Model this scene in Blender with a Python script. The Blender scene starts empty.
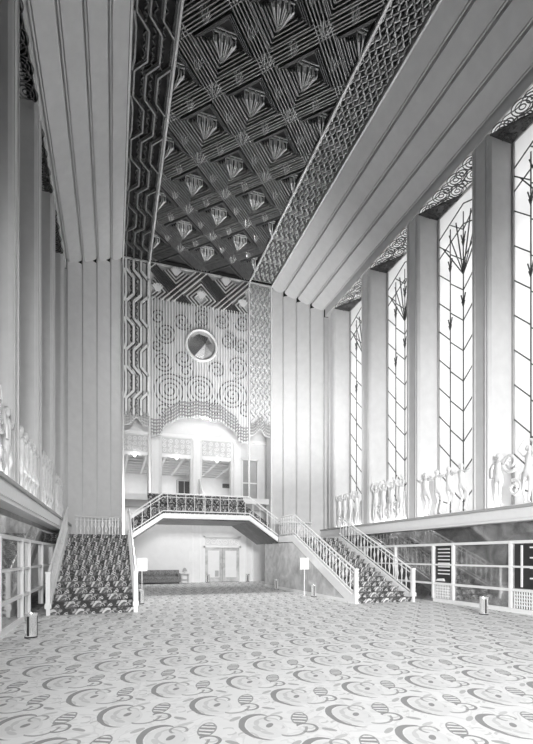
import bpy, bmesh, math, random
from mathutils import Vector
random.seed(7)
S = bpy.context.scene
COL = S.collection
PI = math.pi
C = 4.6            # centre line of the hall (x); camera stands at x = 0, y = 0
def V(*a): return Vector(a)

# ------------------------------------------------------------------ node helpers
class E:
    """small expression wrapper round math nodes"""
    nt = None
    def __init__(s, sock): s.s = sock
    @staticmethod
    def m(op, *a):
        n = E.nt.nodes.new('ShaderNodeMath'); n.operation = op
        for i, x in enumerate(a):
            if isinstance(x, E): E.nt.links.new(x.s, n.inputs[i])
            else: n.inputs[i].default_value = x
        return E(n.outputs[0])
    def __add__(s, o): return E.m('ADD', s, o)
    __radd__ = __add__
    def __sub__(s, o): return E.m('SUBTRACT', s, o)
    def __rsub__(s, o): return E.m('SUBTRACT', o, s)
    def __mul__(s, o): return E.m('MULTIPLY', s, o)
    __rmul__ = __mul__
    def lt(s, o): return E.m('LESS_THAN', s, o)
    def gt(s, o): return E.m('GREATER_THAN', s, o)
    def mx(s, o): return E.m('MAXIMUM', s, o)
    def fl(s): return E.m('FLOOR', s)
    def sin(s): return E.m('SINE', s)
    def pingmod(s, o): return E.m('FLOORED_MODULO', s, o)

def new_mat(name):
    m = bpy.data.materials.new(name); m.use_nodes = True
    nt = m.node_tree; b = nt.nodes['Principled BSDF']
    return m, nt, b

def plain(name, v, rough=.5, metal=0., noise=0., nscale=6., bump=0., spec=.5):
    m, nt, b = new_mat(name)
    b.inputs['Roughness'].default_value = rough
    b.inputs['Metallic'].default_value = metal
    b.inputs['Specular IOR Level'].default_value = spec
    b.inputs['Base Color'].default_value = (v, v, v, 1)
    tc = nt.nodes.new('ShaderNodeTexCoord')
    nz = nt.nodes.new('ShaderNodeTexNoise'); nz.inputs['Scale'].default_value = nscale
    nz.inputs['Detail'].default_value = 5
    nt.links.new(tc.outputs['Object'], nz.inputs['Vector'])
    cr = nt.nodes.new('ShaderNodeMapRange')
    cr.inputs['From Min'].default_value = .3; cr.inputs['From Max'].default_value = .7
    cr.inputs['To Min'].default_value = v * (1 - noise); cr.inputs['To Max'].default_value = min(1, v * (1 + noise))
    nt.links.new(nz.outputs['Fac'], cr.inputs['Value'])
    nt.links.new(cr.outputs['Result'], b.inputs['Base Color'])
    if bump:
        bp = nt.nodes.new('ShaderNodeBump'); bp.inputs['Strength'].default_value = bump; bp.inputs['Distance'].default_value = .01
        nt.links.new(nz.outputs['Fac'], bp.inputs['Height']); nt.links.new(bp.outputs['Normal'], b.inputs['Normal'])
    return m

def emis(name, v, strength, noise=0.):
    m, nt, b = new_mat(name)
    b.inputs['Base Color'].default_value = (v, v, v, 1)
    b.inputs['Roughness'].default_value = .3
    b.inputs['Emission Color'].default_value = (1, 1, 1, 1)
    b.inputs['Emission Strength'].default_value = strength
    if noise:
        tc = nt.nodes.new('ShaderNodeTexCoord')
        nz = nt.nodes.new('ShaderNodeTexNoise'); nz.inputs['Scale'].default_value = 1.3
        nt.links.new(tc.outputs['Object'], nz.inputs['Vector'])
        mr = nt.nodes.new('ShaderNodeMapRange')
        mr.inputs['To Min'].default_value = strength * (1 - noise); mr.inputs['To Max'].default_value = strength * (1 + noise)
        nt.links.new(nz.outputs['Fac'], mr.inputs['Value'])
        nt.links.new(mr.outputs['Result'], b.inputs['Emission Strength'])
    return m

def translucent(name, v):
    m, nt, b = new_mat(name)
    t = nt.nodes.new('ShaderNodeBsdfTranslucent'); t.inputs['Color'].default_value = (v, v, v, 1)
    tc = nt.nodes.new('ShaderNodeTexCoord')
    nz = nt.nodes.new('ShaderNodeTexNoise'); nz.inputs['Scale'].default_value = .9
    nt.links.new(tc.outputs['Object'], nz.inputs['Vector'])
    mr = nt.nodes.new('ShaderNodeMapRange'); mr.inputs['To Min'].default_value = v * .8; mr.inputs['To Max'].default_value = 1
    nt.links.new(nz.outputs['Fac'], mr.inputs['Value']); nt.links.new(mr.outputs['Result'], t.inputs['Color'])
    b.inputs['Base Color'].default_value = (.7, .7, .7, 1); b.inputs['Roughness'].default_value = .25
    mx = nt.nodes.new('ShaderNodeMixShader'); mx.inputs[0].default_value = .25
    nt.links.new(t.outputs[0], mx.inputs[1]); nt.links.new(b.outputs[0], mx.inputs[2])
    nt.links.new(mx.outputs[0], nt.nodes['Material Output'].inputs['Surface'])
    return m

def marble(name, v1, v2, rough=.08, spec=.8, metal=0.):
    m, nt, b = new_mat(name); b.inputs['Metallic'].default_value = metal
    b.inputs['Roughness'].default_value = rough
    b.inputs['Specular IOR Level'].default_value = spec
    b.inputs['IOR'].default_value = 1.8
    tc = nt.nodes.new('ShaderNodeTexCoord')
    nz = nt.nodes.new('ShaderNodeTexNoise'); nz.inputs['Scale'].default_value = 1.6
    nz.inputs['Detail'].default_value = 9; nz.inputs['Distortion'].default_value = 1.2
    nt.links.new(tc.outputs['Object'], nz.inputs['Vector'])
    cr = nt.nodes.new('ShaderNodeValToRGB')
    cr.color_ramp.elements[0].position = .38; cr.color_ramp.elements[0].color = (v1, v1, v1, 1)
    cr.color_ramp.elements[1].position = .66; cr.color_ramp.elements[1].color = (v2, v2, v2, 1)
    nt.links.new(nz.outputs['Fac'], cr.inputs['Fac']); nt.links.new(cr.outputs['Color'], b.inputs['Base Color'])
    return m

def carpet(name, px, py, base, mid, dark, stair=False):
    """woven carpet: repeating scroll motif of crescents, a striped pod and a tail"""
    m, nt, b = new_mat(name)
    b.inputs['Roughness'].default_value = .95; b.inputs['Specular IOR Level'].default_value = .1
    E.nt = nt
    geo = nt.nodes.new('ShaderNodeNewGeometry')
    sp = nt.nodes.new('ShaderNodeSeparateXYZ'); nt.links.new(geo.outputs['Position'], sp.inputs[0])
    nz = nt.nodes.new('ShaderNodeTexNoise'); nz.inputs['Scale'].default_value = 5.5
    nt.links.new(geo.outputs['Position'], nz.inputs['Vector'])
    wob = (E(nz.outputs['Fac']) - .5) * .035
    X = E(sp.outputs[0]); Y = E(sp.outputs[1]); Z = E(sp.outputs[2])
    if stair: Y = Y + Z
    gy = (Y * (1 / py)) + wob; row = gy.fl()
    gx = (X * (1 / px)) + row * .37 + wob
    x = gx - gx.fl() - .5; y = (gy - row - .5) * .75
    def circ(cx, cy, r, ax=1., ay=1.):
        dx = (x - cx) * ax; dy = (y - cy) * ay
        return (dx * dx + dy * dy).lt(r * r)
    def cres(cx, cy, r, ox, oy, r2): return circ(cx, cy, r) * (1 - circ(cx + ox, cy + oy, r2))
    def rot_ell(cx, cy, a, r, s):
        ca, sa = math.cos(a), math.sin(a)
        dx = x - cx; dy = y - cy
        u = dx * ca + dy * sa; w = (dy * ca - dx * sa) * s
        return (u * u + w * w).lt(r * r), u
    def ring(cx, cy, r, w, ay=1.):
        dx = x - cx; dy = (y - cy) * ay
        d = E.m('SQRT', dx * dx + dy * dy)
        return E.m('ABSOLUTE', d - r).lt(w)
    def cres2(cx, cy, r, ox, oy, r2, ay): return circ(cx, cy, r, 1., ay) * (1 - circ(cx + ox, cy + oy, r2, 1., ay))
    big = cres2(-.20, .0, .245, .040, -.03, .225, .72) * (x + y * .35).lt(.03)
    hook = ring(-.03, .16, .085, .014) * y.gt(.10)
    frond = ring(-.12, .02, .135, .012, .75) * x.lt(.0) * y.gt(-.12)
    leafA, _ = rot_ell(-.24, .10, 1.2, .075, 2.6)
    leafB, _ = rot_ell(-.28, -.04, 1.7, .07, 2.6)
    leafC, _ = rot_ell(-.22, -.17, 2.3, .075, 2.6)
    core, _ = rot_ell(-.13, .0, .9, .06, 1.8)
    pod, u = rot_ell(.24, .09, 1.15, .16, 2.1)
    podrim, _ = rot_ell(.24, .09, 1.15, .18, 1.95)
    stripe = (u * 82.).sin().gt(-.2)
    curl = ring(.20, -.17, .105, .016) * x.gt(.13)
    curl2 = ring(.24, -.15, .055, .013) * y.lt(-.13)
    stem = ring(.02, -.06, .20, .013, .8) * y.lt(-.14) * x.gt(-.1)
    loop = ring(.43, -.02, .085, .013) * x.gt(.40)
    loop2 = ring(-.43, -.22, .10, .013, .8) * y.gt(-.24)
    leafD, _ = rot_ell(.40, -.28, 2.4, .08, 2.6)
    leafE, _ = rot_ell(-.42, .27, .6, .09, 2.8)
    leafF, _ = rot_ell(.06, .29, .3, .085, 2.9)
    shade = circ(-.17, -.02, .2, 1., .72)
    darkm = big.mx(pod * stripe).mx(core).mx((podrim - pod) * .9).mx(curl).mx(hook * .8).mx(stem * .8).mx(leafD * .75).mx(leafE * .6)
    midm = leafA.mx(leafB).mx(leafC).mx(frond).mx(curl2).mx(loop).mx(loop2).mx(leafF).mx(shade * .3)
    w = nt.nodes.new('ShaderNodeTexNoise'); w.inputs['Scale'].default_value = 2.6; w.inputs['Distortion'].default_value = 1.5
    nt.links.new(geo.outputs['Position'], w.inputs['Vector'])
    wv = E(w.outputs['Fac'])
    midm = midm.mx(((wv * 26.).sin()).gt(.8) * .4)
    val = base + midm * (mid - base)
    val = val + darkm * ((dark) - val)
    val = val * (wv * .16 + .92)
    nt.links.new(val.s, b.inputs['Base Color'])
    nz2 = nt.nodes.new('ShaderNodeTexNoise'); nz2.inputs['Scale'].default_value = 260
    nt.links.new(geo.outputs['Position'], nz2.inputs['Vector'])
    bp = nt.nodes.new('ShaderNodeBump'); bp.inputs['Strength'].default_value = .3; bp.inputs['Distance'].default_value = .004
    nt.links.new(nz2.outputs['Fac'], bp.inputs['Height']); nt.links.new(bp.outputs['Normal'], b.inputs['Normal'])
    return m

M = dict(
    plaster=plain('ribbed_plaster', .70, .55, 0, .04, 3.),
    wallpaint=plain('white_paint', .82, .6, 0, .03, 3.),
    white=plain('white_metal', .86, .3, 0, .02, 8.),
    gilt=plain('bright_trim_metal', .9, .25, .35, .05, 9.),
    silver=plain('silver_leaf', .88, .42, .05, .05, 12., .1),
    fin=plain('ceiling_fin_metal', .42, .34, .75, .15, 5.),
    facet=plain('ceiling_facet_metal', .93, .3, .15, .1, 5.),
    findark=plain('dark_fin_metal', .16, .4, .5, .2, 6.),
    backing=plain('dark_ceiling_backing', .07, .8, 0, .2, 3.),
    screenback=plain('pale_screen_backing', .74, .6, 0, .06, 2.),
    screendeep=plain('grey_screen_cloth', .56, .7, 0, .06, 2.),
    mezzpaint=plain('warm_white_plaster', .74, .7, 0, .05, 2.),
    screenfin=plain('pale_screen_fin', .86, .4, .1, .03, 6.),
    cast=plain('dark_cast_metal', .10, .5, .2, .2, 6.),
    lead=plain('lead_came', .12, .6, .2, .1, 9.),
    black=plain('black_recess', .025, .5, 0, .1, 5.),
    chrome=plain('polished_chrome', .96, .14, .8, .03, 5.),
    marble=marble('polished_grey_marble', .26, .50, .05, 1., .7),
    marblelight=marble('pale_grey_marble', .46, .70, .12, .6),
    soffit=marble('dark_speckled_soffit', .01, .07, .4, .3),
    glass=translucent('obscure_art_glass', .92),
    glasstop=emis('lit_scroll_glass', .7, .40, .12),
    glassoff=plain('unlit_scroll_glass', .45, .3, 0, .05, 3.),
    friezegrey=plain('frieze_grey', .58, .6, 0, .1, 5.),
    hemgrey=plain('hem_grey', .30, .5, 0, .1, 5.),
    lampglow=emis('lamp_glow', .9, 6.),
    sofa=plain('grey_sofa_weave', .22, .9, 0, .5, 16., .3),
    wood=plain('pale_veneer', .55, .3, 0, .15, 4.),
    paper=plain('white_card', .85, .7, 0, .03, 5.),
    grey=plain('grey_paint', .42, .5, 0, .06, 4.),
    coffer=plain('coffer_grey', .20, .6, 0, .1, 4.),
    mirror=plain('dome_mirror', .52, .16, .9, .06, 2.),
    floor=carpet('scroll_carpet', .98, .78, .80, .60, .32),
    stair=carpet('stair_carpet', .74, .60, .07, .34, .62, True),
)

# ------------------------------------------------------------------ mesh builder
class MB:
    def __init__(s): s.v = []; s.f = []; s.sm = []
    def add(s, vs, fs, smooth=False):
        o = len(s.v); s.v += [Vector(p) for p in vs]
        for f in fs: s.f.append([i + o for i in f]); s.sm.append(smooth)
        return s
    def box(s, x0, x1, y0, y1, z0, z1):
        if x0 > x1: x0, x1 = x1, x0
        if y0 > y1: y0, y1 = y1, y0
        vs = [(x, y, z) for z in (z0, z1) for y in (y0, y1) for x in (x0, x1)]
        return s.add(vs, [(0, 2, 3, 1), (4, 5, 7, 6), (0, 1, 5, 4), (2, 6, 7, 3), (0, 4, 6, 2), (1, 3, 7, 5)])
    def bar(s, a, b, w, h, up=(0, 0, 1)):
        a = Vector(a); b = Vector(b); d = b - a
        if d.length < 1e-6: return s
        d.normalize(); up = Vector(up)
        side = d.cross(up)
        if side.length < 1e-4: side = d.cross(Vector((1, 0, 0)))
        side.normalize(); u = side.cross(d).normalized()
        vs = []
        for p in (a, b):
            for i, j in ((-1, -1), (1, -1), (1, 1), (-1, 1)):
                vs.append(p + side * (i * w / 2) + u * (j * h / 2))
        return s.add(vs, [(0, 1, 2, 3), (7, 6, 5, 4), (0, 4, 5, 1), (1, 5, 6, 2), (2, 6, 7, 3), (3, 7, 4, 0)])
    def tube(s, pts, r, n=6, closed=False):
        pts = [Vector(p) for p in pts]; k = len(pts)
        rings = []; prev = None
        for i, p in enumerate(pts):
            a = pts[i - 1] if i > 0 else pts[i]; b = pts[i + 1] if i < k - 1 else pts[i]
            t = (b - a).normalized()
            if prev is None:
                ref = Vector((0, 0, 1)) if abs(t.z) < .9 else Vector((1, 0, 0))
                nrm = t.cross(ref).normalized()
            else:
                nrm = prev - t * prev.dot(t)
                nrm = nrm.normalized() if nrm.length > 1e-5 else t.orthogonal().normalized()
            prev = nrm; bi = t.cross(nrm)
            rr = r[i] if isinstance(r, (list, tuple)) else r
            rings.append([p + (nrm * math.cos(2 * PI * j / n) + bi * math.sin(2 * PI * j / n)) * rr for j in range(n)])
        vs = [q for rg in rings for q in rg]; fs = []
        for i in range(k - 1):
            for j in range(n):
                fs.append((i * n + j, i * n + (j + 1) % n, (i + 1) * n + (j + 1) % n, (i + 1) * n + j))
        fs.append(tuple(range(n - 1, -1, -1))); fs.append(tuple((k - 1) * n + j for j in range(n)))
        return s.add(vs, fs, True)
    def lathe(s, prof, cx, cy, n=24, z0=0.):
        vs = []; fs = []; k = len(prof)
        for r, z in prof:
            for j in range(n):
                a = 2 * PI * j / n; vs.append((cx + r * math.cos(a), cy + r * math.sin(a), z0 + z))
        for i in range(k - 1):
            for j in range(n):
                fs.append((i * n + j, i * n + (j + 1) % n, (i + 1) * n + (j + 1) % n, (i + 1) * n + j))
        fs.append(tuple(range(n - 1, -1, -1))); fs.append(tuple((k - 1) * n + j for j in range(n)))
        return s.add(vs, fs, True)
    def prism(s, poly, axis, a, b):
        """poly of 2-D points, extruded along axis from a to b. axis y: (x,z); axis z: (x,y); axis x: (y,z)"""
        def p3(p, t):
            return {'y': (p[0], t, p[1]), 'z': (p[0], p[1], t), 'x': (t, p[0], p[1])}[axis]
        n = len(poly)
        vs = [p3(p, a) for p in poly] + [p3(p, b) for p in poly]
        fs = [tuple(range(n - 1, -1, -1)), tuple(range(n, 2 * n))]
        fs += [(i, (i + 1) % n, n + (i + 1) % n, n + i) for i in range(n)]
        return s.add(vs, fs)
    def build(s, name, mat, parent=None, org=(0, 0, 0)):
        org = Vector(org)
        me = bpy.data.meshes.new(name)
        me.from_pydata([tuple(p - org) for p in s.v], [], s.f)
        me.polygons.foreach_set('use_smooth', s.sm)
        me.update()
        bm = bmesh.new(); bm.from_mesh(me); bmesh.ops.recalc_face_normals(bm, faces=bm.faces); bm.to_mesh(me); bm.free()
        if any(s.sm): me.set_sharp_from_angle(angle=.7)
        me.materials.append(mat)
        o = bpy.data.objects.new(name, me); COL.objects.link(o)
        if parent is not None: o.parent = parent
        else: o.location = org
        return o

class Thing:
    def __init__(s, name, label, cat, loc=(0, 0, 0), group=None, kind=None):
        o = bpy.data.objects.new(name, None); COL.objects.link(o); o.location = loc
        o.empty_display_size = .2
        s.o = o; s.loc = Vector(loc)
        if kind: o['kind'] = kind
        if label: o['label'] = label; o['category'] = cat
        if group: o['group'] = group
    def part(s, name, mb, mat, parent=None, label=None):
        o = mb.build(name, mat, parent or s.o, s.loc)
        if label: o['label'] = label
        return o

def struct(name, mb, mat):
    o = mb.build(name, mat); o['kind'] = 'structure'; return o
_tn = [0]
def trim(mb, mat):
    _tn[0] += 1; return struct('trim_%d' % _tn[0], mb, mat)
def kids(o): return [c for c in o.children]
def copy_tree(o, parent=None):
    c = o.copy(); COL.objects.link(c); c.parent = parent
    for ch in kids(o): copy_tree(ch, c)
    return c

# ------------------------------------------------------------------ main dimensions
YB = 24.8                  # plane of the end screen
ZC = 17.35                 # ceiling
LEDGE = 3.18               # top of the side ledges
O1, O2 = 2.75, 4.09        # offsets of the ceiling trims
COLF = 6.70                # column front
WIN = 7.65                 # window plane
LW = 6.85                  # lower marble wall
ZS = 15.12                 # soffit over the bays

# ------------------------------------------------------------------ floor, lower walls
struct('floor', MB().box(C - LW, C + LW, 1.5, 29.2, -.1, 0), M['floor'])
struct('floor_unseen_dark', MB().box(C - LW, C + LW, -3, 1.5, -.1, 0), M['black'])  # unseen floor, blackened to cut bounce light on the near cornices
for s, nm in ((-1, 'left'), (1, 'right')):
    struct('wall_' + nm, MB().box(C + s * LW, C + s * (LW + .25), -3, 29.2, -.1, 2.72), M['marble'])
    struct('baseboard_' + nm, MB().box(C + s * (LW - .05), C + s * LW, -3, 14.1, 0, .13), M['white'])
    t = Thing('ledge', 'long white ledge along the %s wall carrying the relief figures' % nm, 'ledge')
    f = MB().box(C + s * 6.5, C + s * WIN, -3, 24.2, 2.72, LEDGE - .08)
    f.box(C + s * 6.46, C + s * 6.5, -3, 24.2, 2.8, LEDGE - .14)
    t.part('fascia', f, M['white'])
    t.part('top_moulding', MB().box(C + s * 6.44, C + s * WIN, -3, 24.2, LEDGE - .08, LEDGE), M['grey'], label='grey top moulding')
    # panel framing
    for z, h in ((2.12, .09), (1.38, .06), (.68, .08)):
        trim(MB().box(C + s * (LW - .055), C + s * LW, -3, 22, z - h / 2, z + h / 2), M['white'])
    for y in (5.9, 8.1, 10.6, 13.05, 14.1, 16.5, 19.0):
        trim(MB().box(C + s * (LW - .07), C + s * LW, y - .042, y + .042, .13, 2.12), M['white'])
    # upper wall behind camera side and above the windows
    struct('wall_%s_near' % nm, MB().box(C + s * COLF, C + s * (WIN + .3), -3, 8.56, LEDGE, ZS), M['coffer'])  # unseen near wall, kept dark so less light bounces near the camera
    struct('wall_%s_far' % nm, MB().box(C + s * WIN, C + s * (WIN + .3), 22.6, 24.9, LEDGE, ZS), M['plaster'])

# unseen rear wall (darkened, opening sized to pass the fill from behind) and roof backing
struct('wall_rear', MB().box(C - 8, C + 8, -3.3, -3, 7.4, 18).box(C - 8, C - 6, -3.3, -3, 0, 7.4).box(C + 6, C + 8, -3.3, -3, 0, 7.4), M['coffer'])
struct('ceiling', MB().box(C - O2 - .2, C + O2 + .2, -3, 25.0, ZC + .35, ZC + .5), M['backing'])

# ------------------------------------------------------------------ stepped cornices + splayed ribbed corners
offs = [4.14, 4.74, 5.38, 6.02, 6.66]
zz = [17.25, 16.8, 16.35, 15.86, 15.42]
for s, nm in ((-1, 'left'), (1, 'right')):
    for i in range(4):
        a, b = offs[i], offs[i + 1] - .13
        za = zz[i]; zb = zz[i + 1] + .09
        pr = [(a, za), (b, zb), (b, zb + .12), (b + .035, zb + .10), (b + .035, zb - .0), (b + .075, zb - .02), (b + .075, zb + .12), (b + .13, zb + .09), (b + .13, zb + .35), (a, za + .35)]
        trim(MB().prism([(C + s * p[0], p[1]) for p in pr], 'y', -3, YB - .1 - i * .45), M['plaster'])
    # closing fascia down to the bay soffit
    trim(MB().prism([(C + s * 6.66, zz[4] + .3), (C + s * 6.66, ZS), (C + s * 6.98, ZS), (C + s * 6.98, zz[4] + .3)], 'y', -3, 22.95), M['plaster'])
    # splayed ribs on the end wall
    m = MB()
    ys = [24.85, 24.4, 23.95, 23.45, 23.0]
    for i in range(4):
        a, b = offs[i], offs[i + 1]
        ya, yb = ys[i], ys[i + 1]
        k = .06
        poly = [(C + s * a, ya), (C + s * (b - k), yb + .06), (C + s * (b - k), yb + .10), (C + s * (b - .05), yb + .10), (C + s * (b - .05), yb + .02), (C + s * (b - .03), yb + .02),
                (C + s * (b - .03), yb + .09), (C + s * b, yb + .09), (C + s * b, yb + .9), (C + s * a, ya + .9)]
        m.prism(poly, 'z', 2.6, zz[i] - .12 if i else zz[i])
    struct('wall_corner_' + nm, m, M['plaster'])
    struct('wall_return_' + nm, MB().box(C + s * 6.66, C + s * WIN, 23.0, 24.2, LEDGE, ZS), M['plaster'])
    # bright trims dividing ceiling and screen
    for o_ in (O1, O2):
        trim(MB().box(C + s * o_ - .035, C + s * o_ + .035, -3, YB - .1, ZC - .12, ZC - .03), M['gilt'])
        trim(MB().box(C + s * o_ - .04, C + s * o_ + .04, YB - .14, YB - .02, 5.07 if o_ == O1 else 2.7, ZC - .03), M['gilt'])
trim(MB().box(C - O2, C + O2, YB - .13, YB - .05, ZC - .1, ZC - .03), M['gilt'])

# ------------------------------------------------------------------ columns, windows
Y0 = [11.3, 14.83, 18.36, 21.89]
def column_profile():
    # local: origin at near front corner line, x towards wall, y along the hall
    d = WIN - COLF + .12; w = .8
    return [(0.03, .045), (.0, .075), (.0, .10), (.02, .115), (.02, w - .115), (0, w - .10), (0, w - .075), (.03, w - .045), (.10, w), (d, w), (d, 0), (.12, 0), (.10, .0)]
proto = Thing('column', None, None, (C + COLF, Y0[0], LEDGE))
proto.part('shaft', MB().prism([(C + COLF + p[0], Y0[0] + p[1]) for p in column_profile()], 'z', LEDGE, ZS + .02), M['plaster'])
proto.part('front_bead', MB().box(C + COLF - .012, C + COLF + .03, Y0[0] + .16, Y0[0] + .19, LEDGE, ZS).box(C + COLF - .012, C + COLF + .03, Y0[0] + .61, Y0[0] + .64, LEDGE, ZS), M['plaster'])
names = {1: ['tall smooth column at the right edge, nearest the camera on the right wall', 'second tall smooth column from the camera on the right wall',
             'third tall smooth column from the camera on the right wall', 'far tall column of the right wall next to the ribbed corner'],
         -1: ['tall smooth column at the left edge, nearest the camera on the left wall', 'second tall smooth column from the camera on the left wall',
              'third tall smooth column from the camera on the left wall', 'far tall column of the left wall next to the ribbed corner']}
for s in (1, -1):
    for i, y in enumerate(Y0):
        o = proto.o if (s == 1 and i == 0) else copy_tree(proto.o)
        o.location = (C + s * COLF, y if s == 1 else y + .8, LEDGE)
        o.rotation_euler.z = 0 if s == 1 else PI
        o['label'] = names[s][i]; o['category'] = 'column'; o['group'] = 'tall columns of the side walls'

def spiral(cx, cy, r0, r1, turns, a0=0., n=None, sgn=1):
    n = n or int(abs(turns) * 18) + 4
    return [(cx + (r0 + (r1 - r0) * i / n) * math.cos(a0 + sgn * 2 * PI * turns * i / n),
             cy + (r0 + (r1 - r0) * i / n) * math.sin(a0 + sgn * 2 * PI * turns * i / n)) for i in range(n + 1)]

bayW = Y0[1] - Y0[0] - .8
bays = [9.935] + [y + .8 + bayW / 2 for y in Y0[:3]]
wroot = bpy.data.objects.new('window_1', None); COL.objects.link(wroot)
def wpart(name, mb, mat):
    return mb.build(name, mat, wroot)
hw = bayW / 2; HT = ZS - LEDGE
wpart('glass', MB().box(.02, .06, -hw, hw, 0, HT), M['glass'])
fr = MB().box(-.04, .08, -hw, -hw + .07, 0, HT).box(-.04, .08, hw - .07, hw, 0, HT).box(-.04, .08, -hw, hw, 0, .08).box(-.04, .08, -hw, hw, HT - .08, HT)
wpart('window_frame', fr, M['grey'])
ld = MB()
def L(y0, z0, y1, z1, w=.03):
    if abs(y0) <= hw + .01 and abs(y1) <= hw + .01: ld.bar((0, y0, z0), (0, y1, z1), .035, w, (1, 0, 0))
q = bayW / 4
for i in (-1, 0, 1):
    L(i * q, .1, i * q, HT - (.9 if i else 2.2), .026)
zk = .5
j = 0
while zk < HT - 1.2:
    for i in (-1, 1):
        L(0, zk, i * q, zk + .62, .025)
        L(i * 2 * q, zk + .25, i * q, zk - .42 if zk > .6 else zk, .025)
        if zk > 6.0 and j % 2 == 0:
            for st, zo in ((i * q, .05), (0, .62)):
                for d in (-1, 1):
                    ld.bar((-.005, st, zk + zo), (-.005, st + d * .11, zk + zo + .36), .03, .035, (1, 0, 0))
                    ld.bar((-.005, st, zk + zo - .1), (-.005, st + d * .07, zk + zo + .1), .03, .035, (1, 0, 0))
    zk += 1.12; j += 1
# fan of blades in the head of the window
for k in range(-3, 4):
    a = k * .2
    ld.bar((-.005, 0, HT - 3.0), (-.005, math.sin(a) * 1.9, HT - 3.0 + math.cos(a) * (2.3 - .12 * abs(k))), .03, .04 if k % 2 else .028, (1, 0, 0))
for zt in (HT - .75, HT - 1.5):
    for d in (-1, 1): L(0, zt + .35, d * 2 * q, zt - .2, .03)
wpart('lead_lines', ld, M['lead'])
# scroll-work glass soffit over the bay and the dark pierced bracket beside the far column
D = WIN - COLF
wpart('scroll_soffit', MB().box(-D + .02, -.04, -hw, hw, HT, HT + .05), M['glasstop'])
sc = MB()
for k in range(7):
    cy = -hw + .22 + k * (bayW - .44) / 6; cx = -D / 2 + (.2 if k % 2 else -.2)
    for r, t in ((.3, 1.), (.2, 1.), (.09, 1.)):
        sc.tube([(p[0], p[1], HT - .012) for p in spiral(cx, cy, r, r, 1.)], .017, 5)
    sc.tube([(p[0], p[1], HT - .012) for p in spiral(cx + (-.38 if k % 2 else .38), cy + .1, .22, .03, 1.7, k)], .02, 5)
for k in range(3):
    sc.tube([(-D + .1 + k * .36 + .07 * math.sin(i * .9 + k), -hw + i * bayW / 24, HT - .014) for i in range(25)], .016, 5)
wpart('scroll_bars', sc, M['lead'])
br = MB().prism([(-D + .02, hw), (-.04, hw), (-.04, hw - 1.35)], 'z', HT - .09, HT - .04)
for k in range(16):
    a, b_ = random.random(), random.random()
    if a + b_ > 1: a, b_ = 1 - a, 1 - b_
    px = -.1 - (D - .16) * a * (1 - b_ * .4); py = hw - .05 - 1.1 * b_
    if (px + .04) / -(D - .06) + (hw - py) / 1.35 < .9:
        br.tube([(p[0], p[1], HT - .1) for p in spiral(px, py, .1, .03, 1.3, k)], .02, 5)
wpart('corner_bracket', br, M['cast'])
wroot['kind'] = 'structure'
k = 1
for s in (1, -1):
    for y in bays:
        o = wroot if k == 1 else copy_tree(wroot)
        o.name = 'window_%d' % k
        o.location = (C + s * WIN, y, LEDGE); o.rotation_euler.z = 0 if s == 1 else PI
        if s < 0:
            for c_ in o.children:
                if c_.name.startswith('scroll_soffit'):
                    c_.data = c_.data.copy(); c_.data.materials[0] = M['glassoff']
        k += 1

# ------------------------------------------------------------------ relief figures
def skin_mesh(verts, edges, radii, sub=1):
    me = bpy.data.meshes.new('tmp'); me.from_pydata(verts, edges, []); me.update()
    o = bpy.data.objects.new('tmp', me); COL.objects.link(o)
    md = o.modifiers.new('s', 'SKIN'); md.use_smooth_shade = True
    for v, r in zip(me.skin_vertices[0].data, radii): v.radius = (r, r) if not isinstance(r, tuple) else r
    me.skin_vertices[0].data[0].use_root = True
    sb = o.modifiers.new('u', 'SUBSURF'); sb.levels = sub; sb.render_levels = sub
    dg = bpy.context.evaluated_depsgraph_get(); dg.update()
    out = bpy.data.meshes.new_from_object(o.evaluated_get(dg))
    bpy.data.objects.remove(o); bpy.data.meshes.remove(me)
    return out

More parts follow.
